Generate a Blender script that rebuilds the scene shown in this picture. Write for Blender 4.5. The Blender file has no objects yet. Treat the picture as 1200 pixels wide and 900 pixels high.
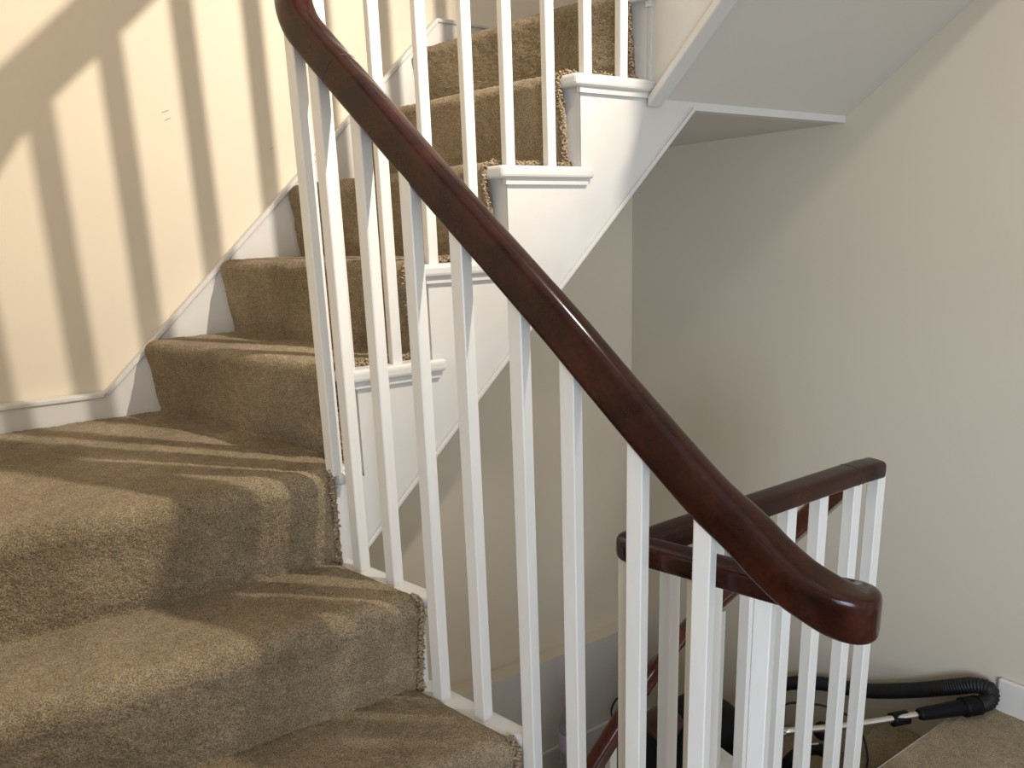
import bpy, bmesh, math, random
import numpy as np
from mathutils import Vector, Matrix
random.seed(4); rng = np.random.default_rng(4)
S = bpy.context.scene
COL = S.collection

# ------------------------------------------------------------------ camera
cam = bpy.data.cameras.new('camera'); co = bpy.data.objects.new('camera', cam); COL.objects.link(co)
cam.sensor_width = 36; cam.lens = 24.0; cam.clip_start = 0.02
RR = ((0.85722602, -0.51387349, -0.03312973), (-0.13968969, -0.17013644, -0.97546931), (0.49563125, 0.84082556, -0.21762821))
r_, d_, f_ = (Vector(v) for v in RR)
co.matrix_world = Matrix(((r_.x, -d_.x, -f_.x, 0), (r_.y, -d_.y, -f_.y, 0), (r_.z, -d_.z, -f_.z, 0), (0, 0, 0, 1)))
S.camera = co
# ------------------------------------------------------------------ world, lights, exposure
w = bpy.data.worlds.new('world'); S.world = w; w.use_nodes = True
bg = w.node_tree.nodes['Background']; bg.inputs[0].default_value = (1.0, 0.97, 0.93, 1); bg.inputs[1].default_value = 0.68
def spot(name, loc, target, power, col, size, blend, rad):
    l = bpy.data.lights.new(name, 'SPOT'); l.energy = power; l.color = col; l.spot_size = math.radians(size); l.spot_blend = blend
    l.shadow_soft_size = rad
    o = bpy.data.objects.new(name, l); COL.objects.link(o); o.location = loc
    o.rotation_euler = (Vector(target) - Vector(loc)).to_track_quat('-Z', 'Y').to_euler(); return o
def area(name, loc, target, power, col, sx, sy, spread=180):
    l = bpy.data.lights.new(name, 'AREA'); l.energy = power; l.color = col; l.shape = 'RECTANGLE'; l.size = sx; l.size_y = sy; l.spread = math.radians(spread)
    o = bpy.data.objects.new(name, l); COL.objects.link(o); o.location = loc
    o.rotation_euler = (Vector(target) - Vector(loc)).to_track_quat('-Z', 'Y').to_euler(); return o
LAMP = (1.155, 0.37, 1.06)
spot('stair_spotlight', LAMP, (-0.35, 2.0, 0.38), 170, (1.0, 0.89, 0.75), 104, 1.0, 0.015)
pl = bpy.data.lights.new('stair_lamp_spill', 'POINT'); pl.energy = 10; pl.color = (1.0, 0.93, 0.84); pl.shadow_soft_size = 0.012
po = bpy.data.objects.new('stair_lamp_spill', pl); COL.objects.link(po); po.location = LAMP
area('window_daylight', (-.36, -.62, -.42), (.6, .6, -.62), 3.2, (0.60, 0.78, 1.0), .45, .9, 120)
area('doorway_daylight', (-0.25, -1.3, -0.35), (1.75, 0.8, -0.75), 11, (0.72, 0.84, 1.0), 0.7, 1.1, 85)
S.view_settings.view_transform = 'Standard'; S.view_settings.look = 'None'; S.view_settings.gamma = 1
S.view_settings.use_curve_mapping = False; S.view_settings.exposure = 0.0

# ------------------------------------------------------------------ materials
def mat(name, col, rough=0.5, spec=0.5, noise=None, bump=None, coat=0, sheen=0, metal=0, trans=0, alpha=1):
    m = bpy.data.materials.new(name); m.use_nodes = True; nt = m.node_tree; b = nt.nodes['Principled BSDF']
    b.inputs['Base Color'].default_value = (*col, 1); b.inputs['Roughness'].default_value = rough
    b.inputs['Specular IOR Level'].default_value = spec; b.inputs['Metallic'].default_value = metal
    b.inputs['Coat Weight'].default_value = coat; b.inputs['Coat Roughness'].default_value = 0.16
    b.inputs['Sheen Weight'].default_value = sheen; b.inputs['Transmission Weight'].default_value = trans
    tc = nt.nodes.new('ShaderNodeTexCoord')
    def nz(scale, det, vec=None):
        n = nt.nodes.new('ShaderNodeTexNoise'); n.inputs['Scale'].default_value = scale; n.inputs['Detail'].default_value = det
        if vec is None: nt.links.new(tc.outputs['Object'], n.inputs['Vector'])
        else:
            mp = nt.nodes.new('ShaderNodeMapping'); mp.inputs['Scale'].default_value = vec
            nt.links.new(tc.outputs['Object'], mp.inputs[0]); nt.links.new(mp.outputs[0], n.inputs['Vector'])
        return n
    last = None
    if noise:
        for (scale, det, c0, c1, lo, hi, *vec) in noise:
            n = nz(scale, det, vec[0] if vec else None)
            r = nt.nodes.new('ShaderNodeMapRange'); r.inputs[1].default_value = lo; r.inputs[2].default_value = hi
            nt.links.new(n.outputs[0], r.inputs[0])
            mx = nt.nodes.new('ShaderNodeMix'); mx.data_type = 'RGBA'; mx.blend_type = 'MIX' if last is None else 'MULTIPLY'
            if last is None:
                mx.inputs[6].default_value = (*c0, 1); mx.inputs[7].default_value = (*c1, 1)
                nt.links.new(r.outputs[0], mx.inputs[0]); last = mx.outputs[2]
            else:
                m2 = nt.nodes.new('ShaderNodeMix'); m2.data_type = 'RGBA'; m2.inputs[6].default_value = (*c0, 1); m2.inputs[7].default_value = (*c1, 1)
                nt.links.new(r.outputs[0], m2.inputs[0])
                mx.inputs[0].default_value = 1; nt.links.new(last, mx.inputs[6]); nt.links.new(m2.outputs[2], mx.inputs[7]); last = mx.outputs[2]
        nt.links.new(last, b.inputs['Base Color'])
    prev = None
    if bump:
        for (scale, det, strength, dist, *vec) in bump:
            n = nz(scale, det, vec[0] if vec else None); bp = nt.nodes.new('ShaderNodeBump')
            bp.inputs['Strength'].default_value = strength; bp.inputs['Distance'].default_value = dist
            nt.links.new(n.outputs[0], bp.inputs['Height'])
            if prev: nt.links.new(prev, bp.inputs['Normal'])
            prev = bp.outputs[0]
        nt.links.new(prev, b.inputs['Normal'])
    return m
M = {}
M['wall'] = mat('cream_wall_paint', (.73, .655, .53), .62, .25, noise=[(3, 2, (.745, .668, .54), (.72, .645, .525), .3, .7)], bump=[(180, 3, .12, .0006), (9, 2, .2, .002)])
M['right_wall'] = mat('right_wall_paint', (.56, .52, .44), .5, .35, noise=[(2, 2, (.63, .575, .475), (.605, .555, .46), .3, .7)], bump=[(160, 3, .1, .0006), (7, 2, .2, .003)])  # even tone of the right wall, slightly darker and greyer than the cream
M['white'] = mat('white_gloss_woodwork', (.80, .785, .76), .33, .5, noise=[(14, 3, (.68, .668, .64), (.645, .632, .605), .35, .75)], bump=[(60, 3, .12, .0008), (14, 2, .15, .0015)])
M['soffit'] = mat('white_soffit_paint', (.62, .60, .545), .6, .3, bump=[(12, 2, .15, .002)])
M['bal'] = mat('white_gloss_baluster', (.80, .785, .755), .3, .5, noise=[(9, 3, (.77, .755, .72), (.72, .705, .675), .35, .75, (6, 6, 1))], bump=[(50, 3, .22, .0009, (6, 6, .6))])
M['wood'] = mat('varnished_mahogany', (.05, .012, .007), .17, .28, coat=.08,
                noise=[(16, 5, (.014, .0036, .0024), (.048, .0115, .006), .32, .72), (130, 3, (.75, .75, .75), (1.15, 1.1, 1.1), .35, .7)], bump=[(28, 3, .08, .001), (240, 2, .05, .0004)])
M['redwood'] = mat('reddish_mahogany', (.09, .02, .012), .25, .5, coat=.5, noise=[(14, 5, (.05, .010, .006), (.13, .026, .013), .32, .72)], bump=[(28, 3, .08, .001)])
M['joint'] = mat('dark_rail_joint', (.006, .002, .0015), .5)
M['carpet'] = mat('beige_wool_carpet', (.33, .25, .165), .95, .05, sheen=.12,
                  noise=[(5.5, 3, (.245, .195, .125), (.37, .297, .20), .34, .68), (430, 2, (.50, .48, .44), (1.32, 1.30, 1.27), .34, .66), (60, 3, (.88, .88, .87), (1.08, 1.08, 1.08), .35, .65)],
                  bump=[(480, 2, 1.0, .003), (45, 3, .35, .003)])
M['tuft'] = mat('cut_carpet_edge', (.40, .31, .21), .95, .05, noise=[(160, 2, (.22, .16, .10), (.50, .39, .27), .35, .68)], bump=[(600, 2, .9, .002)])
M['scuff'] = mat('grey_scuff', (.30, .25, .18), .7)
M['black'] = mat('black_plastic', (.004, .004, .005), .5, .15, bump=[(90, 2, .05, .0006)])
M['rubber'] = mat('black_ribbed_hose', (.010, .010, .012), .55, .35)
M['chrome'] = mat('brushed_steel_tube', (.62, .60, .57), .25, .5, metal=1)
M['clear'] = mat('clear_bottle_plastic', (.62, .68, .72), .12, .5, trans=.75)
M['lilac'] = mat('lilac_label', (.52, .40, .62), .5)
M['darkred'] = mat('dark_maroon_plastic', (.045, .014, .012), .35, .5)

# ------------------------------------------------------------------ helpers
def mesh(name, V, F, m, parent=None, smooth=False, kind=None):
    me = bpy.data.meshes.new(name); me.from_pydata([tuple(map(float, v)) for v in V], [], [tuple(map(int, f)) for f in F])
    bm = bmesh.new(); bm.from_mesh(me); bmesh.ops.recalc_face_normals(bm, faces=bm.faces); bm.to_mesh(me); bm.free()
    if smooth: me.polygons.foreach_set('use_smooth', [True] * len(me.polygons))
    me.materials.append(m); o = bpy.data.objects.new(name, me); COL.objects.link(o)
    if parent: o.parent = parent
    if kind: o['kind'] = kind
    return o
def bev(o, w_, seg=2, ang=35):
    b = o.modifiers.new('bevel', 'BEVEL'); b.width = w_; b.segments = seg; b.limit_method = 'ANGLE'; b.angle_limit = math.radians(ang)
    return o
def prism(poly, z0, z1):
    n = len(poly); V = [(x, y, z0) for x, y in poly] + [(x, y, z1) for x, y in poly]
    F = [tuple(range(n))[::-1], tuple(range(n, 2 * n))] + [(i, (i + 1) % n, n + (i + 1) % n, n + i) for i in range(n)]
    return V, F
def yprism(poly, y0, y1):      # polygon in X-Z, extruded along Y
    V, F = prism(poly, y0, y1); return [(x, y, z) for x, z, y in V], F
def xprism(poly, x0, x1):      # polygon in Y-Z, extruded along X
    V, F = prism(poly, x0, x1); return [(x, y, z) for y, z, x in V], F
def join(parts):
    V = []; F = []
    for v, f in parts:
        k = len(V); V += list(v); F += [tuple(i + k for i in q) for q in f]
    return V, F
def obox(c, d, hx, hy, z0, z1):   # oriented box: centre, unit direction, half along, half across
    n = (-d[1], d[0]); P = []
    for a, b in ((-1, -1), (1, -1), (1, 1), (-1, 1)):
        P.append((c[0] + d[0] * hx * a + n[0] * hy * b, c[1] + d[1] * hx * a + n[1] * hy * b))
    return prism(P, z0, z1)
def tri_prism(poly, y0, y1):   # concave outline in X-Z with small triangles instead of one n-gon
    from mathutils.geometry import tessellate_polygon
    T = tessellate_polygon([[Vector((x, z, 0)) for x, z in poly]]); n = len(poly)
    V = [(x, y0, z) for x, z in poly] + [(x, y1, z) for x, z in poly]
    return V, [tuple(t) for t in T] + [tuple(i + n for i in t) for t in T] + [(i, (i + 1) % n, n + (i + 1) % n, n + i) for i in range(n)]
def thing(name, label, cat, group=None, loc=(0, 0, 0)):
    o = bpy.data.objects.new(name, None); COL.objects.link(o); o.empty_display_size = .05; o.location = loc
    o['label'] = label; o['category'] = cat
    if group: o['group'] = group
    return o
def child(o, parent):             # keep world place when the parent empty stands elsewhere
    o.parent = parent; o.matrix_parent_inverse = Matrix.Translation(parent.location).inverted(); return o
def spline(P, n=10):
    P = [np.array(p, float) for p in P]; P = [2 * P[0] - P[1]] + P + [2 * P[-1] - P[-2]]; out = []
    for i in range(1, len(P) - 2):
        a, b, c, d = P[i - 1:i + 3]
        for t in np.arange(n) / n:
            out.append(.5 * ((2 * b) + (c - a) * t + (2 * a - 5 * b + 4 * c - d) * t * t + (3 * b - a - 3 * c + d) * t ** 3))
    out.append(P[-2]); return np.array(out)
def sup(w2, h2, n, k, nb=None):   # superellipse profile, flatter underside
    out = []
    for i in range(k):
        a = 2 * math.pi * (i + .5) / k; c, s = math.cos(a), math.sin(a); e = n if s > 0 else (nb or 6)
        out.append((w2 * math.copysign(abs(c) ** (2 / e), c), h2 * math.copysign(abs(s) ** (2 / e), s)))
    return out
def sweep(name, path, m, parent, k=32, cap_round=(True, True), profs=None):
    # path rows: x,y,z, half width, half height, exponent
    P = path[:, :3]; n = len(P); T = np.gradient(P, axis=0); T /= np.linalg.norm(T, axis=1)[:, None]
    V = []; F = []; rows = []
    RL = np.radians(path[:, 6]) if path.shape[1] > 6 else np.zeros(n)
    def ring(p, t, w2, h2, e, sc, ro=0.):
        N = np.array([t[1], -t[0], 0.]); N /= (np.linalg.norm(N) or 1); B = np.cross(N, t)
        N, B = N * math.cos(ro) + B * math.sin(ro), B * math.cos(ro) - N * math.sin(ro)
        return [p + N * a * sc + B * b * sc for a, b in sup(w2, h2, e, k)]
    if cap_round[0]:
        for q in (0.0, .5, .8, .95): rows.append(ring(P[0] - T[0] * path[0, 4] * (1 - q) * .6 , T[0], *path[0, 3:6], math.sqrt(max(0.003, 1 - (1 - q) ** 2))))
    for i in range(n): rows.append(ring(P[i], T[i], *path[i, 3:6], 1, RL[i]))
    if cap_round[1]:
        for q in (.95, .8, .5, 0.0): rows.append(ring(P[-1] + T[-1] * path[-1, 4] * (1 - q) * .6, T[-1], *path[-1, 3:6], math.sqrt(max(0.003, 1 - (1 - q) ** 2))))
    for r in rows: V += r
    for i in range(len(rows) - 1):
        for j in range(k): F.append((i * k + j, i * k + (j + 1) % k, (i + 1) * k + (j + 1) % k, (i + 1) * k + j))
    F.append(tuple(range(k))[::-1]); F.append(tuple(range((len(rows) - 1) * k, len(rows) * k)))
    return mesh(name, V, F, m, parent, smooth=True)
def tube(name, P, r, m, parent, k=14, n=10, ribs=0):
    P = spline(P, n); 
    if ribs: 
        L = np.r_[0, np.cumsum(np.linalg.norm(np.diff(P, axis=0), axis=1))]; s = np.arange(0, L[-1], .0018)
        P = np.stack([np.interp(s, L, P[:, i]) for i in range(3)], 1)
    T = np.gradient(P, axis=0); T /= np.linalg.norm(T, axis=1)[:, None] + 1e-9; V = []; F = []
    N = np.cross(T[0], [0, 0, 1.]); N /= np.linalg.norm(N) + 1e-9
    for i, (p, t) in enumerate(zip(P, T)):
        N = N - t * (N @ t); N /= np.linalg.norm(N); B = np.cross(t, N); rr = (r if np.isscalar(r) else np.interp(i / (len(P) - 1), np.linspace(0, 1, len(r)), r))
        if ribs: rr = rr * (1 + (.06 if i % 4 < 2 else -.05))
        V += [p + rr * (math.cos(a) * N + math.sin(a) * B) for a in np.arange(k) * 2 * math.pi / k]
    for i in range(len(P) - 1):
        for j in range(k): F.append((i * k + j, i * k + (j + 1) % k, (i + 1) * k + (j + 1) % k, (i + 1) * k + j))
    F.append(tuple(range(k))[::-1]); F.append(tuple(range((len(P) - 1) * k, len(P) * k)))
    return mesh(name, V, F, m, parent, smooth=True)
def ellipsoid(name, c, r, m, parent, e=2.6, nu=28, nv=18, zmin=-1):
    V = []; F = []
    sg = lambda x, p: math.copysign(abs(x) ** p, x)
    for i in range(nv + 1):
        ph = -math.pi / 2 + math.pi * i / nv
        for j in range(nu):
            th = 2 * math.pi * j / nu
            V.append((c[0] + r[0] * sg(math.cos(ph), 2 / e) * sg(math.cos(th), 2 / e), c[1] + r[1] * sg(math.cos(ph), 2 / e) * sg(math.sin(th), 2 / e), c[2] + r[2] * max(zmin, sg(math.sin(ph), 2 / e))))
    for i in range(nv):
        for j in range(nu): F.append((i * nu + j, i * nu + (j + 1) % nu, (i + 1) * nu + (j + 1) % nu, (i + 1) * nu + j))
    return mesh(name, V, F, m, parent, smooth=True)

# ------------------------------------------------------------------ setting: walls
YF = 2.0
def rwx(y): return 1.863 + .1887 * (1.242 - y)     # right wall is a little out of square
def struct(name, vf, m):
    o = mesh(name, *vf, m); o['kind'] = 'structure'; return o
struct('wall_back', yprism([(-.5, -3.0), (1.9, -3.0), (1.9, 2.6), (-.5, 2.6)], YF, YF + .1), M['wall'])
struct('wall_right', prism([(rwx(YF), YF), (rwx(-2.), -2.), (rwx(-2.) + .1, -2.), (rwx(YF) + .1, YF)], -3.0, 2.6), M['right_wall'])
struct('wall_left', xprism([(-2., -3.0), (YF, -3.0), (YF, 2.6), (-2., 2.6)], -.52, -.42), M['wall'])
# ledge and lower panelling on the back wall under the stairs
struct('trim_1', yprism([(.3, -3.0), (rwx(YF) - .002, -3.0), (rwx(YF) - .002, -1.604), (.3, -1.604)], 1.940, YF), M['white'])
struct('trim_5', yprism([(.3, -1.604), (rwx(YF) - .002, -1.604), (rwx(YF) - .002, -1.598), (.3, -1.598)], 1.938, YF), M['wall'])
tr = struct('trim_2', yprism([(.3, -3.0), (rwx(YF) - .01, -3.0), (rwx(YF) - .01, -1.985), (.3, -1.985)], 1.924, 1.940), M['white']); bev(tr, .006)

# two short scuff marks on the plaster
for (x, z, l) in ((.190, .318, .016), (.194, .300, .014), (.443, .238, .010)):
    sc = mesh('scuff_mark', *yprism([(x, z), (x + l, z + .007), (x + l, z + .0085), (x, z + .0018)], YF - .0006, YF), M['scuff']); sc.parent = bpy.data.objects['wall_back']
# skirting of the back wall: level, raked at the pitch of the flight, level again
def zt(x): return -.36 if x < -.03 else (x - .33 if x < .945 else .615)
poly = [(-.42, -.36), (-.03, -.36), (.945, .615), (1.79, .615), (1.79, .45), (1.1, .45), (.9, .2), (.3, -.45), (-.42, -.45)]
bb = struct('baseboard_back', yprism(poly, 1.966, YF), M['white']); bev(bb, .005)
def band(pts, w0, w1, y0, y1):
    parts = []
    for a, b in zip(pts[:-1], pts[1:]):
        d = np.array([b[0] - a[0], b[1] - a[1]]); n = np.array([-d[1], d[0]]) / np.linalg.norm(d)
        a, b = np.array(a), np.array(b)
        parts.append(yprism([tuple(a + n * w0), tuple(b + n * w0), tuple(b + n * w1), tuple(a + n * w1)], y0, y1))
    return join(parts)
bd = struct('trim_3', band([(-.42, -.36), (-.03, -.36), (.945, .615), (1.79, .615)], -.013, -.001, 1.960, YF), M['white']); bev(bd, .003)
y0, y1 = -.6, .745
sk = mesh('baseboard_right', *prism([(rwx(y1) - .016, y1), (rwx(y0) - .016, y0), (rwx(y0), y0), (rwx(y1), y1)], -1.34, -1.228), M['white']); sk['kind'] = 'structure'; bev(sk, .005)

# ------------------------------------------------------------------ carpet
def carpet_strip(name, ST, parent, cols, seed=0, thick=.011, amp=.0006):
    """ST: outer profiles (lists of 3-D points: tread back, tread front, nosing ...) at stations from left to right."""
    ST = [np.array(q, float) for q in ST]; A, B = ST[0], ST[-1]
    def res(P, n):
        L = np.r_[0, np.cumsum(np.linalg.norm(np.diff(P, axis=0), axis=1))]; s = np.linspace(0, L[-1], n)
        return np.stack([np.interp(s, L, P[:, i]) for i in range(3)], 1)
    L = max(np.linalg.norm(np.diff(A, axis=0), axis=1).sum(), np.linalg.norm(np.diff(B, axis=0), axis=1).sum())
    n1 = int(max(np.linalg.norm(q[1] - q[0]) for q in ST) / .0045) + 2; n2 = int(.27 / .0038)
    R_ = [np.concatenate([res(q[:2], n1)[:-1], res(q[1:], n2)]) for q in ST]; n = n1 - 1 + n2
    W_ = np.r_[0, np.cumsum([np.linalg.norm(b[-1] - a[-1]) for a, b in zip(ST[:-1], ST[1:])])]; A, B = R_[0], R_[-1]
    tt = np.linspace(0, W_[-1], cols); G = np.empty((n, cols, 3))
    for c_, t_ in enumerate(tt):
        i = min(int(np.searchsorted(W_, t_, side='right')) - 1, len(W_) - 2); f = (t_ - W_[i]) / (W_[i + 1] - W_[i]); G[:, c_] = R_[i] * (1 - f) + R_[i + 1] * f
    du = np.gradient(G, axis=0); dv = np.gradient(G, axis=1); N = np.cross(du, dv); N /= np.linalg.norm(N, axis=2)[:, :, None] + 1e-12
    if N[:, :, 2].sum() < 0: N = -N
    g = np.random.default_rng(seed)
    def lowf(ku, kv, a):
        z = g.normal(size=(max(3, n // ku + 2), max(3, cols // kv + 2)))
        uu = np.linspace(0, z.shape[0] - 1.001, n); vv = np.linspace(0, z.shape[1] - 1.001, cols)
        i = uu.astype(int)[:, None]; j = vv.astype(int)[None, :]; fu = (uu % 1)[:, None]; fv = (vv % 1)[None, :]; fu = fu * fu * (3 - 2 * fu); fv = fv * fv * (3 - 2 * fv)
        return a * (z[i, j] * (1 - fu) * (1 - fv) + z[i + 1, j] * fu * (1 - fv) + z[i, j + 1] * (1 - fu) * fv + z[i + 1, j + 1] * fu * fv)
    h = lowf(14, 14, .0009) + lowf(4, 4, .0004) + g.normal(size=(n, cols)) * amp
    # soft ends: the pile rounds off towards both selvedges
    wl = np.linalg.norm(B - A, axis=1).mean(); x = np.linspace(0, wl, cols)
    for d in (x, wl - x): h -= (.009 * np.clip(1 - d / .016, 0, 1) ** 2)[None, :]
    V = (G + N * h[:, :, None]).reshape(-1, 3); F = []
    idx = np.arange(n * cols).reshape(n, cols)
    F = np.stack([idx[:-1, :-1], idx[:-1, 1:], idx[1:, 1:], idx[1:, :-1]], -1).reshape(-1, 4)
    # underside rim only (edges folded in by the thickness)
    rim = np.concatenate([idx[0, :], idx[1:, -1], idx[-1, -2::-1], idx[-2:0:-1, 0]]); k = len(rim)
    Vr = V[rim] - N.reshape(-1, 3)[rim] * thick
    V2 = np.concatenate([V, Vr]); b0 = len(V); F2 = [(rim[i], rim[(i + 1) % k], b0 + (i + 1) % k, b0 + i) for i in range(k)]
    me = bpy.data.meshes.new(name); me.from_pydata(V2.tolist(), [], F.tolist() + [tuple(map(int, f)) for f in F2])
    me.polygons.foreach_set('use_smooth', [True] * len(me.polygons)); me.materials.append(M['carpet'])
    me.validate(); o = bpy.data.objects.new(name, me); COL.objects.link(o); o.parent = parent
    return o, B
def profile(back, nose, z, zlow, r=.027, over=.020, top=.010):
    """stair section in the vertical plane from 'back' (2-D) to 'nose' (2-D, outer face of the nosing); returns 3-D points."""
    back = np.array(back, float); nose = np.array(nose, float); d = nose - back; L = np.linalg.norm(d); d /= L
    pts = [(0, z + top), (L - r, z + top)]
    for a in np.linspace(82, -4, 12): a = math.radians(a); pts.append((L - r + r * math.cos(a), z + top - r + r * math.sin(a)))
    h = z + top - r - zlow
    for f in (.25, .5, .75): pts.append((L - over * (.10 + .75 * f), zlow + h * (1 - f)))
    pts += [(L - over * .88, zlow + .016), (L - over * .82, zlow + .002)]
    return [(back[0] + d[0] * s, back[1] + d[1] * s, zz) for s, zz in pts]
def tufts(name, path, parent, rr=(.0020, .0034), step=.0022, jit=.0028, seed=0):
    """the ragged cut edge of the pile: many small curled loops along a path"""
    g = random.Random(seed); P = np.array(path); L = np.r_[0, np.cumsum(np.linalg.norm(np.diff(P, axis=0), axis=1))]
    s = np.arange(0, L[-1], step); Q = np.stack([np.interp(s, L, P[:, i]) for i in range(3)], 1)
    bm = bmesh.new()
    for q in Q:
        for _ in range(4):
            r = g.uniform(*rr); c = Vector(q) + Vector((g.gauss(0, jit), g.gauss(0, jit * .9), g.gauss(0, jit)))
            mt = Matrix.Translation(c) @ Matrix.Rotation(g.uniform(0, 6.28), 4, 'Z') @ Matrix.Rotation(g.uniform(0, 6.28), 4, 'X') @ Matrix.Diagonal((1.5, 1, .8, 1))
            bmesh.ops.create_icosphere(bm, subdivisions=1, radius=r, matrix=mt)
    me = bpy.data.meshes.new(name); bm.to_mesh(me); bm.free(); me.materials.append(M['tuft'])
    me.polygons.foreach_set('use_smooth', [True] * len(me.polygons))
    o = bpy.data.objects.new(name, me); COL.objects.link(o); o.parent = parent; o['kind'] = 'stuff'; return o

# ------------------------------------------------------------------ upper staircase
Z = {k: -.057 + .19 * (3 - k) for k in range(-2, 10)}     # tread heights; 3 is about eye level
Z[9] = -1.16; Z[8] = -.99; ZL = -1.322                     # landing
stair = thing('staircase', 'white painted timber stair winding up around the open well from lower left to upper right', 'staircase')
runner = thing('stair_carpet', 'beige wool pile carpet covering the winding upper steps', 'carpet')
YS = 1.242; YSTR = 1.258                                    # face of nosing returns / face of the string board
# nosing lines of the far flight: point at the wall and at the string
far = {4: ((.055, 2.0), (.375, YS)), 3: ((.26, 2.0), (.536, YS)), 2: ((.455, 2.0), (.726, YS)), 1: ((.66, 2.0), (.916, YS)), 0: ((.85, 2.0), (1.106, YS))}
def lerp(a, b, t): return (a[0] + (b[0] - a[0]) * t, a[1] + (b[1] - a[1]) * t)
def at_y(line, y): (x0, y0), (x1, y1) = line; t = (y - y0) / (y1 - y0); return (x0 + (x1 - x0) * t, y)
def ax(y): return .333 + .3998 * (1.243 - y)                # baluster line of the near flight
AU = np.array([.371, -.928]); AU /= np.linalg.norm(AU); AN = np.array([-AU[1], AU[0]])  # AN points to the void side
nearY = {5: 1.226, 6: 1.032, 7: .842, 8: .66, 9: .48}
def near_nose(k, x): return nearY[k] - .04 * (x - .35)
RS = .020                                                   # nosing overhang
for k in (4, 3, 2, 1, 0):
    ln = far[k]; z = Z[k]; nxt = far.get(k - 1)
    xe = (nxt[1][0] + RS + .026) if nxt else 1.150
    wl = at_y(ln, 1.962); 
    # tread board with its return
    back_w = at_y(nxt, 1.962)[0] + .05 if nxt else 1.79; back_s = (nxt[1][0] + RS + .002) if nxt else 1.14
    wi = (wl[0] + .022, wl[1]); si = (at_y(ln, 1.31)[0] + .022, 1.31)
    tr = mesh('tread', *prism([wi, si, at_y(ln, 1.29), ln[1], (xe, YS), (xe, YS + .016), (back_s, YSTR + .002), (back_w, 1.962)], z - .026, z), M['white'], stair); bev(tr, .008, 3)
    # cove under the return
    cv = mesh('nosing_cove', *prism([(ln[1][0] + .014, YS + .009), (xe - .012, YS + .009), (xe - .010, YSTR + .004), (ln[1][0] + .012, YSTR + .004)], z - .038, z - .0255), M['white'], tr)
    # riser
    zl = Z[k + 1] if k < 4 else Z[5]
    a = at_y(ln, 1.962); a = (a[0] + RS, a[1]); b = (ln[1][0] + RS + .0004, YSTR + .004)
    mesh('riser', *prism([a, b, (b[0] + .016, b[1]), (a[0] + .016, a[1])], zl - .02, z - .02), M['white'], stair)
# string board of the far flight (cut to the steps above, raked below)
P = [(.335, Z[5] - .02)]
P += [(.335, Z[5] - .026), (far[4][1][0] + RS, Z[5] - .026)]
for k in (4, 3, 2, 1, 0):
    x = far[k][1][0] + RS; xn = far[k - 1][1][0] + RS if k > 0 else 1.134
    P += [(x, Z[k] - .026), (xn, Z[k] - .026)]
P += [(1.134, .286), (rwx(YSTR) - .001, .286), (rwx(YSTR) - .001, .268), (1.274, .268), (.335, .335 - 1.006)]
P = P[1:]
sb = mesh('string_board', *tri_prism(P, YSTR, YSTR + .03), M['white'], stair)
bead = mesh('string_bead', *band([(.335, .335 - 1.006), (1.274, .268)], .0, .010, YSTR - .006, YSTR + .001), M['white'], sb); bev(bead, .003)
mesh('bead_line', *band([(.335, .335 - 1.006), (1.272, .266)], .013, .015, YSTR - .0015, YSTR + .001), M['white'], sb)
# soffits under the far flight
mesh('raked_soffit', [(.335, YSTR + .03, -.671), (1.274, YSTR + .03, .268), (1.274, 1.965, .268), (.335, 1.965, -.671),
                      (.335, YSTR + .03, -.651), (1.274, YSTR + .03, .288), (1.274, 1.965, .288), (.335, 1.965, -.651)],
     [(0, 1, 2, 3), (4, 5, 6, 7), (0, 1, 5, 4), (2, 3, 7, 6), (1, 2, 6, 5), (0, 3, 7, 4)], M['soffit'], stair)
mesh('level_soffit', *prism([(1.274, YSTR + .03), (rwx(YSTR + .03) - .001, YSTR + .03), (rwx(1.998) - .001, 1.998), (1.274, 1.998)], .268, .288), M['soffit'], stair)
# near flight: treads, risers, string
def aoff(y, o): return (ax(y) + AN[0] * o, y + AN[1] * o)
for k in (5, 6, 7, 8, 9):
    z = Z[k]; xl = -.415; 
    yn = near_nose(k, ax(nearY[k])); tip = aoff(yn - .006, .026)
    if k == 5:
        poly = [(xl, near_nose(k, xl) + .026), (tip[0] - .046, yn + .026), (tip[0] - .028, yn), tip, (.352, YSTR), (.392, YSTR + .002), at_y(far[4], 1.962), (xl, 1.962)]
        poly[6] = (poly[6][0] + .05, 1.962)
    else:
        yb = near_nose(k - 1, .3) + .03; e = aoff(yb, .026)
        poly = [(xl, near_nose(k, xl) + .026), (tip[0] - .046, yn + .026), (tip[0] - .028, yn), tip, e, (e[0] - .05, yb + .005), (xl, yb + .03)]
    tr = mesh('tread', *prism(poly, z - .026, z), M['white'], stair); bev(tr, .009, 3)
    zl = {5: Z[6], 6: Z[7], 7: Z[8], 8: Z[9], 9: ZL}[k]
    yr = near_nose(k, ax(nearY[k])) + RS; e = aoff(yr, .010)
    mesh('riser', *prism([(xl, near_nose(k, xl) + RS), e, (e[0] - .004, e[1] + .012), (xl, near_nose(k, xl) + RS + .012)], zl - .02, z - .02), M['white'], stair)
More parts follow.
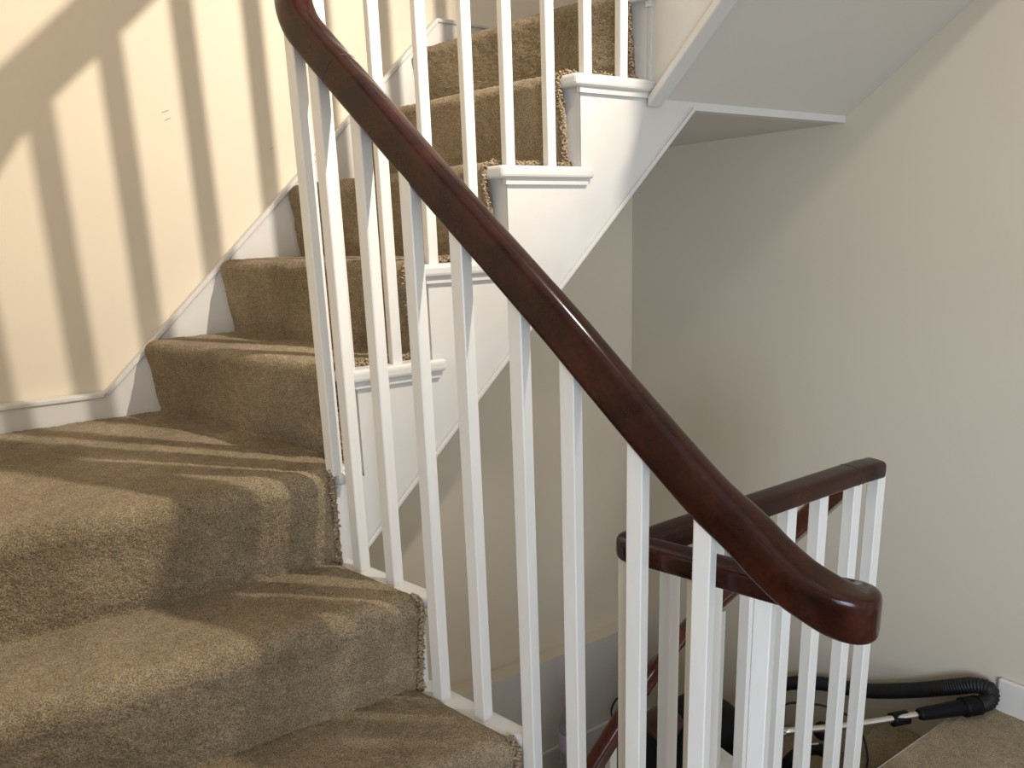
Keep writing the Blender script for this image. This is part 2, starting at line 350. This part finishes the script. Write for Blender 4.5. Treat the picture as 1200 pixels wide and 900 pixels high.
# near string follows the well edge, stepped top
def stepZ(y):
    for k in (5, 6, 7, 8, 9):
        if y > nearY[k] + RS: return Z[k] - .026
    return ZL - .02
ys = [1.275]
for k_ in (5, 6, 7, 8, 9): ys += [nearY[k_] + RS + .0002, nearY[k_] + RS - .0002]
ys += [.36]
V = []; F = []
for y in ys:
    zt_ = stepZ(y); zb = -.671 - (1.25 - y) * 1.0 - .02
    for o, zz in ((.010, zt_), (.010, zb), (-.012, zb), (-.012, zt_)):
        p = aoff(y, o); V.append((p[0], p[1], zz))
for i in range(len(ys) - 1):
    for j in range(4): F.append((i * 4 + j, i * 4 + (j + 1) % 4, i * 4 + 4 + (j + 1) % 4, i * 4 + 4 + j))
F += [(0, 1, 2, 3), tuple(len(V) - 4 + i for i in range(4))]
mesh('string_board', V, F, M['white'], stair)
# carpet pieces: far flight
for k in (4, 3, 2, 1):
    nxt = far[k - 1]; z = Z[k]; zl = Z[k + 1]
    nl = at_y(far[k], 1.958); nr = at_y(far[k], 1.286); bl = at_y(nxt, 1.958); br = at_y(nxt, 1.286)
    sh = .006
    A = profile((bl[0] + .026, bl[1]), (nl[0] - sh, nl[1]), z, zl); B = profile((br[0] + .026, br[1]), (nr[0] - sh, nr[1]), z, zl)
    ST = [A, B]; o, edge = carpet_strip('carpet_step', ST, runner, 170 if k > 2 else 130, seed=k)
    E = [(x + .001, y - .001, zz - .003) for x, y, zz in edge]
    # extend the ragged edge down to the step below
    E.append((E[-1][0], E[-1][1], zl + .010))
    tufts('cut_edge', E, o, seed=k)
A = profile((1.80, 1.958), (at_y(far[0], 1.958)[0] - .006, 1.958), Z[0], Z[1]); B = profile((1.80, 1.286), (at_y(far[0], 1.286)[0] - .006, 1.286), Z[0], Z[1])
ST = [A, B]; o, edge = carpet_strip('carpet_step', ST, runner, 130, seed=11); tufts('cut_edge', [(x, y - .001, zz - .003) for x, y, zz in edge[edge[:, 0] < 1.15]], o, seed=11)
# near flight carpet: T5 is the wide corner winder
def nr_profile(k, x, yback, zlow):
    return profile((x, yback), (x, near_nose(k, x) - .004), Z[k], zlow, r=.034, over=.020)
xR = {5: .322, 6: .404, 7: .478, 8: .55, 9: .62}
for k in (5, 6, 7, 8, 9):
    zl = {5: Z[6], 6: Z[7], 7: Z[8], 8: Z[9], 9: ZL}[k]
    xl = -.412
    if k == 5:
        ST = [nr_profile(5, xl, 1.958, zl), nr_profile(5, .085, 1.962, zl), nr_profile(5, .20, 1.712, zl), profile((.350, 1.36), (xR[5], near_nose(5, xR[5]) - .004), Z[5], zl, r=.034, over=.020)]
    else:
        yb = near_nose(k - 1, .2) + .012
        A = nr_profile(k, xl, yb + .02, zl); B = nr_profile(k, xR[k], yb + .012, zl)
        B = [(x - (0.398 * (y - near_nose(k, xR[k]))), y, zz) for x, y, zz in B]; ST = [A, B]
    o, edge = carpet_strip('carpet_step', ST, runner, 260 if k < 8 else 90, seed=20 + k)
    nn = [p for p in edge if p[2] < Z[k] + .006]
    if k < 8: tufts('cut_edge', [(p[0] + .000, p[1] + .002, p[2] - .001) for p in nn] + [(nn[-1][0], nn[-1][1], zl + .012)], o, rr=(.0018, .0034), jit=.0022, seed=40 + k)
# flat infill of the corner winder tread, between the ruled piece and the back riser
def flat_carpet(name, poly, z, parent, seed=0, cell=.0055, m=None):
    """pile surface over a polygon: a jittered grid clipped to the polygon"""
    bm = bmesh.new(); vs = [bm.verts.new((x, y, 0)) for x, y in poly]; f = bm.faces.new(vs)
    x0, x1 = min(p[0] for p in poly), max(p[0] for p in poly); y0_, y1_ = min(p[1] for p in poly), max(p[1] for p in poly)
    for x in np.arange(x0 + cell, x1, cell): bmesh.ops.bisect_plane(bm, geom=bm.verts[:] + bm.edges[:] + bm.faces[:], plane_co=(x, 0, 0), plane_no=(1, 0, 0))
    for y in np.arange(y0_ + cell, y1_, cell): bmesh.ops.bisect_plane(bm, geom=bm.verts[:] + bm.edges[:] + bm.faces[:], plane_co=(0, y, 0), plane_no=(0, 1, 0))
    me = bpy.data.meshes.new(name); bm.to_mesh(me); bm.free()
    n = len(me.vertices); co_ = np.empty(n * 3); me.vertices.foreach_get('co', co_); co_ = co_.reshape(-1, 3); g = np.random.default_rng(seed)
    co_[:, 2] = z + g.normal(size=n) * .0006 + .0008 * np.sin(co_[:, 0] * 31 + seed) * np.cos(co_[:, 1] * 27); me.vertices.foreach_set('co', co_.ravel())
    me.polygons.foreach_set('use_smooth', [True] * len(me.polygons)); me.materials.append(m or M['carpet'])
    o = bpy.data.objects.new(name, me); COL.objects.link(o); o.parent = parent
    if o.data.polygons[0].normal.z < 0: o.data.flip_normals()
    return o
# a last couple of steps going on up along the right wall (out of frame, they shade the well)
for i, k in enumerate((-1, -2)):
    yn = 1.22 - .24 * i
    tr = mesh('tread', *prism([(1.11, yn), (rwx(yn) - .02, yn), (rwx(yn + .26) - .02, yn + .26), (1.11, yn + .26)], Z[k] - .026, Z[k]), M['white'], stair)
    mesh('riser', *prism([(1.13, yn + .02), (rwx(yn) - .02, yn + .02), (rwx(yn) - .02, yn + .036), (1.13, yn + .036)], Z[k + 1] - .02, Z[k] - .02), M['white'], stair)

# turning flight above: string face, moulding and sloping soffit
turn = thing('turning_stair_flight', 'sloping white soffit and string of the flight turning overhead along the right wall', 'staircase', loc=(1.11, YSTR, .27))
yE = .66
sl = .76
def zb(y): return .272 + sl * (YSTR - y)
child(mesh('string_board', *xprism([(YSTR + .02, zb(YSTR)), (yE, zb(yE)), (yE, zb(yE) + .46), (1.0, zb(1.0) + .42), (YSTR + .02, .56)], 1.134, 1.154), M['white']), turn)
md = child(mesh('string_moulding', *xprism([(YSTR - .006, zb(YSTR) - .006), (yE, zb(yE) - .006), (yE, zb(yE) + .016), (YSTR - .006, zb(YSTR) + .016)], 1.118, 1.162), M['white']), turn); bev(md, .004)
md = child(mesh('moulding_line', *xprism([(YSTR - .004, zb(YSTR) + .019), (yE, zb(yE) + .019), (yE, zb(yE) + .024), (YSTR - .004, zb(YSTR) + .024)], 1.129, 1.136), M['white']), turn); bev(md, .002)
child(mesh('corner_bead', *prism([(1.128, YSTR - .004), (1.136, YSTR - .004), (1.136, YSTR + .01), (1.128, YSTR + .01)], .30, .60), M['white']), turn)
def zs(y): return .286 + .80 * (YSTR - y)
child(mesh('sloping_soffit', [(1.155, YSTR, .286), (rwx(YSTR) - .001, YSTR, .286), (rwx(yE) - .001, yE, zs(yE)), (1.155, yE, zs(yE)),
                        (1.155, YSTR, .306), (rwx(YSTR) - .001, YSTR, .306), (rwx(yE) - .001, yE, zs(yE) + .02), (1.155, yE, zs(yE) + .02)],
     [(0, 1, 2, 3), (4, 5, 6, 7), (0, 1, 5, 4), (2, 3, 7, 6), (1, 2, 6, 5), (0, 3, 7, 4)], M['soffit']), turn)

# ------------------------------------------------------------------ handrails
def rail_path(rows, n=10): return spline(rows, n)
rail1 = thing('stair_railing', 'white square balusters under thick glossy dark mahogany handrail sweeping diagonally across the picture', 'railing')
def ap(t, dz): return (.467 + .3711 * t, .925 - .9285 * t, dz)
A_ = [(.498, -.4125), (.468, -.391), (.437, -.364), (.391, -.329), (.327, -.271), (.25, -.198), (.18, -.130), (.079, -.036), (-.063, .094), (-.17, .195), (-.234, .255), (-.29, .308)]
W2, H2 = .0265, .0285
rows = []
# blunt level end that turns back on itself
rows += [(.7055, .486, -.4545, .0222, .0185, 4.4, 0), (.711, .466, -.452, .0225, .021, 4.8, 0), (.7125, .446, -.448, .0228, .0245, 5.2, 0), (.708, .427, -.4445, .0230, .028, 5.6, 0), (.697, .413, -.440, .0235, .0295, 5.8, 0), (.683, .410, -.437, .0240, .0298, 5.8, 2), (.670, .421, -.432, .0245, .0295, 5.6, 5), (.6615, .437, -.425, .0250, .029, 5.2, 9)]
def roll(t): return float(np.interp(t, [.26, .34, .42, .47, .50], [0, 6, 12, 13, 12]))
for i, (t, z) in enumerate(A_):
    f = max(0, min(1, (t - .40) / .10)); rows.append((*ap(t, z), W2, H2, 2.5 + 1.9 * f, roll(t)))
rows += [(.3445, 1.232, .352, W2, H2, 2.5, 0), (.340, 1.252, .408, W2, H2, 2.5, 0), (.346, 1.263, .46, W2, H2, 2.5, 0), (.362, 1.268, .52, W2, H2, 2.5, 0), (.39, 1.27, .575, W2, H2, 2.5, 0)]
for x in (.45, .55, .7, .85, 1.0, 1.05): rows.append((x, 1.27, x + .205, W2, H2, 2.5, 0))
rows += [(1.09, 1.262, 1.30, W2, H2, 2.5, 0), (1.112, 1.235, 1.345, W2, H2, 2.5, 0), (1.115, 1.15, 1.42, W2, H2, 2.5, 0), (1.115, .95, 1.57, W2, H2, 2.5, 0)]
hp = rail_path(rows, 9)
hr = sweep('handrail', hp, M['wood'], rail1, k=40)
def joint(i, name='rail_joint'):
    seg = hp[i - 1:i + 2].copy(); c = seg[1].copy(); seg[0, :3] = c[:3] + (seg[0, :3] - c[:3]) * .03; seg[2, :3] = c[:3] + (seg[2, :3] - c[:3]) * .03
    seg[:, 3:5] += .0004; return sweep(name, seg, M['joint'], hr, k=40, cap_round=(False, False))
i1 = int(np.argmin(np.abs(hp[:200, 2] + .340) + (hp[:200, 1] > .7) * 9)); i2 = int(np.argmin(np.abs(hp[:, 2] - .262) + (hp[:, 1] > 1.2) * 9))
joint(i1); joint(i2)
BW = .0118
bal_mesh = {}
def baluster(x, y, z0, z1, ang, parent, hw=BW):
    key = (round(z1 - z0, 3), round(hw, 4)); 
    if key not in bal_mesh:
        h = z1 - z0; c = .0016; P = [(-hw, -hw + c), (-hw + c, -hw), (hw - c, -hw), (hw, -hw + c), (hw, hw - c), (hw - c, hw), (-hw + c, hw), (-hw, hw - c)]
        V, F = prism(P, 0, h); me = bpy.data.meshes.new('baluster'); me.from_pydata(V, [], F); me.materials.append(M['bal']); bal_mesh[key] = me
    o = bpy.data.objects.new('baluster', bal_mesh[key]); COL.objects.link(o); o.location = (x, y, z0); o.rotation_euler = (random.uniform(-.002, .002), random.uniform(-.002, .002), ang); o.parent = parent
    return o
angA = math.atan2(AU[1], AU[0])
tz = [a[0] for a in A_][::-1]; zz = [a[1] for a in A_][::-1]
def a_under(t): return float(np.interp(t, tz, zz)) - .014
for x, y, k in [(.333, 1.243, 5), (.356, 1.198, 6), (.389, 1.110, 6), (.423, 1.003, 7), (.463, .920, 7), (.505, .830, 8), (.538, .752, 8), (.575, .657, 9), (.610, .568, 9)]:
    t = (y - .925) / -.9285
    zt2 = a_under(t) if t > -.3 else .345
    baluster(x, y, Z[k] - .004, zt2, angA, rail1)
for xs, k in [((.384, .481), 4), ((.571, .667), 3), ((.757, .860), 2), ((.957, 1.056), 1)]:
    for x in xs: baluster(x, 1.268, Z[k] - .004, x + .18, 0, rail1, .0106)

rail2 = thing('stair_railing', 'level landing guard, slim dark mahogany handrail bent to a point over white balusters', 'railing')
w2, h2, zc = .0222, .0165, -.4560
rows = [(.7045, .490, zc + .001, w2, .0180, 4.3), (.690, .520, zc, w2, h2, 4.2), (.662, .590, zc, w2, h2, 4.2), (.635, .655, zc, w2, h2, 4.2), (.620, .690, zc, w2, h2, 4.2)]
rows += [(.612, .708, zc, w2, h2, 4.2), (.622, .716, zc, w2, h2, 4.2)]
for x in (.65, .72, .85, 1.0, 1.13): rows.append((x, .708, zc, w2, h2, 4.2))
rows += [(1.175, .706, zc, w2, h2, 4.2), (1.205, .706, zc - .001, w2 * .98, h2, 4.0)]
g2 = sweep('handrail', spline(rows, 8), M['wood'], rail2, k=32)
seg = np.array([(1.1294, .708, zc, w2 + .0004, h2 + .0004, 4.2), (1.13, .708, zc, w2 + .0004, h2 + .0004, 4.2), (1.1306, .708, zc, w2 + .0004, h2 + .0004, 4.2)])
sweep('rail_joint', seg, M['joint'], g2, k=32, cap_round=(False, False))
for x, y in [(.611, .714), (.651, .615), (.684, .531)]: baluster(x, y, ZL - .004, zc - .012, angA, rail2)
for x in (.690, .785, .876, .962, 1.050, 1.148, 1.222): baluster(x, .710, ZL - .004, zc - .012, 0, rail2)

rail3 = thing('stair_railing', 'reddish mahogany handrail of the flight below, steeply dropping away behind the landing guard', 'railing')
rows = [(1.205, .735, -.470), (1.205, .78, -.530), (1.202, .843, -.612), (1.20, 1.0, -.815), (1.20, 1.13, -.985), (1.195, 1.195, -1.085), (1.172, 1.237, -1.165), (1.13, 1.25, -1.215), (1.06, 1.25, -1.285), (.95, 1.25, -1.395), (.8, 1.25, -1.545), (.55, 1.25, -1.795)]
sweep('handrail', spline([(*r, .022, .021, 3.2) for r in rows], 8), M['redwood'], rail3, k=28)
for x, y, z0, z1 in [(1.20, 1.063, -1.375, -.93), (1.01, 1.25, -2.09, -1.37), (.86, 1.25, -2.28, -1.52), (.72, 1.25, -2.28, -1.66)]: baluster(x, y, z0, z1, 0, rail3)

# ------------------------------------------------------------------ landing and lower steps
land = mesh('floor', *prism([(aoff(.42, .03)[0], .42), aoff(.30, .03), (-.415, .35), (-.415, -2.), (rwx(-2) - .001, -2.), (rwx(.8) - .001, .8), (1.19, .8), (1.19, .735), (.60, .735), (.585, .70), (.70, .40)], ZL - .25, ZL - .012), M['white']); land['kind'] = 'structure'
lc = flat_carpet('floor_carpet', [(.72, .40), (.66, .36), (-.415, .34), (-.415, -.9), (rwx(-.9) - .002, -.9), (rwx(.79) - .002, .79), (1.215, .79), (1.215, .735), (.62, .735), (.60, .70)], ZL, None, seed=8, cell=.02); lc['kind'] = 'structure'
lower = thing('staircase', 'lower carpeted winding steps dropping from the landing beyond the guard rail', 'staircase', loc=(1.2, .8, -1.52))
def lstep(poly, z, h=.5, m='carpet'):
    o = child(mesh('carpeted_step', *prism(poly, z - h, z), M[m]), lower); bev(o, .014, 3); return o
lstep([(1.215, .792), (rwx(.79) - .003, .792), (rwx(.72) - .003, .72), (1.215, .72)], ZL + .0005, .19)
lstep([(1.215, .80), (rwx(.8) - .003, .80), (rwx(1.03) - .003, 1.03), (1.215, .88)], -1.515)
lstep([(1.215, .88), (rwx(1.03) - .003, 1.03), (rwx(1.32) - .003, 1.32), (1.215, .97)], -1.705)
lstep([(1.215, .97), (rwx(1.32) - .003, 1.32), (rwx(1.62) - .003, 1.62), (1.215, 1.08)], -1.90)
lstep([(1.0, 1.26), (1.215, 1.08), (rwx(1.62) - .003, 1.62), (rwx(1.92) - .003, 1.92), (1.0, 1.92)], -2.09)
lstep([(.7, 1.26), (1.0, 1.26), (1.0, 1.92), (.7, 1.92)], -2.28)
lstep([(.3, 1.26), (.7, 1.26), (.7, 1.92), (.3, 1.92)], -2.47)
sk2 = mesh('trim_4', *prism([(rwx(1.62) - .016, 1.62), (rwx(1.62) - .0005, 1.62), (rwx(1.92) - .0005, 1.92), (rwx(1.92) - .016, 1.92)], -2.10, -1.985), M['white']); sk2['kind'] = 'structure'; bev(sk2, .005)
t_ = child(mesh('tread_end', *prism([(1.183, 1.088), (1.178, 1.078), (1.206, 1.000), (1.24, .90), (1.27, .90), (1.26, 1.12)], -1.40, -1.375), M['white']), lower); bev(t_, .006, 2)
child(mesh('string_board', *prism([(1.20, .74), (1.222, .74), (1.222, 1.26), (1.20, 1.26)], -2.9, -1.60), M['white']), lower)
child(mesh('string_board', *prism([(.3, 1.235), (1.215, 1.235), (1.215, 1.256), (.3, 1.256)], -2.9, -2.09), M['white']), lower)

# ------------------------------------------------------------------ vacuum cleaner on the lower steps
vac = thing('vacuum_cleaner', 'black cylinder vacuum cleaner with ribbed hose and steel wand behind the balusters', 'vacuum cleaner', loc=(1.40, 1.30, -1.70))
def vc(o): return child(o, vac)
body = vc(ellipsoid('body', (1.36, 1.27, -1.56), (.16, .13, .145), M['black'], None, e=3))
vc(ellipsoid('motor_cap', (1.25, 1.30, -1.44), (.055, .06, .035), M['darkred'], None, e=2.6))
for s in (-1, 1): vc(tube('wheel', [(1.36 + s * .135, 1.10, -1.62), (1.36 + s * .165, 1.09, -1.62)], .07, M['black'], None, k=26, n=3))
vc(tube('carry_handle', [(1.43, 1.03, -1.54), (1.435, 1.02, -1.47), (1.475, 1.005, -1.43), (1.53, .985, -1.432), (1.565, .965, -1.47), (1.57, .96, -1.53)], .016, M['black'], None, k=14, n=8))
vc(tube('handle_highlight', [(1.455, 1.010, -1.418), (1.49, .998, -1.410), (1.53, .984, -1.414)], .0035, M['chrome'], None, k=8, n=6))  # bright metal strip shaped as the highlight along the top of the arch
vc(ellipsoid('cable_knob', (1.492, .955, -1.335), (.022, .02, .024), M['black'], None, e=2.3))
hose = [(1.862, .764, -1.292), (1.895, .748, -1.285), (1.915, .747, -1.272), (1.918, .757, -1.257), (1.908, .788, -1.262), (1.898, .826, -1.286), (1.879, .926, -1.352), (1.858, 1.038, -1.416), (1.843, 1.119, -1.448), (1.828, 1.198, -1.475), (1.80, 1.30, -1.53), (1.76, 1.36, -1.60), (1.68, 1.38, -1.645), (1.55, 1.34, -1.60), (1.44, 1.30, -1.50)]
vc(tube('hose', hose, .0205, M['rubber'], None, k=18, n=10, ribs=1))
h0, h1 = np.array((1.862, .764, -1.292)), np.array((1.724, .825, -1.298))
vc(tube('hose_collar', [h0 + (h0 - h1) * .10, h0 - (h0 - h1) * .20], .025, M['black'], None, k=22, n=4))
vc(tube('handle_grip', [h0 - (h0 - h1) * .12, h0 - (h0 - h1) * .5, h1, h1 - (h0 - h1) * .06], [.020, .019, .016, .006], M['black'], None, k=18, n=6))
vc(tube('wand', [h1 + (h0 - h1) * .1, (1.54, .915, -1.313), (1.37, .992, -1.308)], .0088, M['chrome'], None, k=16, n=6))
vc(tube('wand_collar', [(1.697, .846, -1.309), (1.655, .864, -1.312)], .0175, M['black'], None, k=18, n=4))
cord = [(1.56, 1.16, -1.60), (1.60, 1.18, -1.50), (1.633, 1.168, -1.45), (1.694, 1.128, -1.45), (1.722, 1.095, -1.45), (1.746, 1.043, -1.455), (1.742, 1.012, -1.46), (1.72, .972, -1.47), (1.683, .934, -1.49), (1.66, .92, -1.505)]
vc(tube('cord', cord, .0032, M['rubber'], None, k=8, n=8))

# ------------------------------------------------------------------ bottle and cable by the far wall
bo = thing('bottle', 'clear plastic drinks bottle with a lilac label band, down by the far wall', 'bottle', loc=(1.262, 1.80, -2.088))
def lathe(name, prof, m, c, k=28):
    V = []; F = []
    for r, z in prof: V += [(c[0] + r * math.cos(2 * math.pi * j / k), c[1] + r * math.sin(2 * math.pi * j / k), c[2] + z) for j in range(k)]
    for i in range(len(prof) - 1):
        for j in range(k): F.append((i * k + j, i * k + (j + 1) % k, (i + 1) * k + (j + 1) % k, (i + 1) * k + j))
    F.append(tuple(range(k))[::-1]); F.append(tuple(range((len(prof) - 1) * k, len(prof) * k)))
    return child(mesh(name, V, F, m, None, smooth=True), bo)
c = (1.262, 1.80, -2.088)
lathe('bottle_body', [(.02, 0), (.038, .004), (.044, .02), (.044, .09), (.041, .12), (.044, .15), (.044, .205), (.044, .29), (.041, .315), (.032, .345), (.020, .375), (.014, .39), (.014, .40)], M['clear'], c)
lathe('label_band', [(.0446, .205), (.0452, .21), (.0452, .275), (.0446, .28)], M['lilac'], c)
lathe('bottle_cap', [(.0155, .398), (.0155, .417), (.008, .419)], M['lilac'], c)
cb = tube('loose_cable', [(1.60, 1.90, -1.86), (1.565, 1.91, -1.885), (1.545, 1.91, -1.92), (1.55, 1.91, -1.965), (1.58, 1.90, -2.084)], .0035, M['rubber'], None, k=8)
cb['label'] = 'thin black cable looped beside the lower red handrail'; cb['category'] = 'cable'
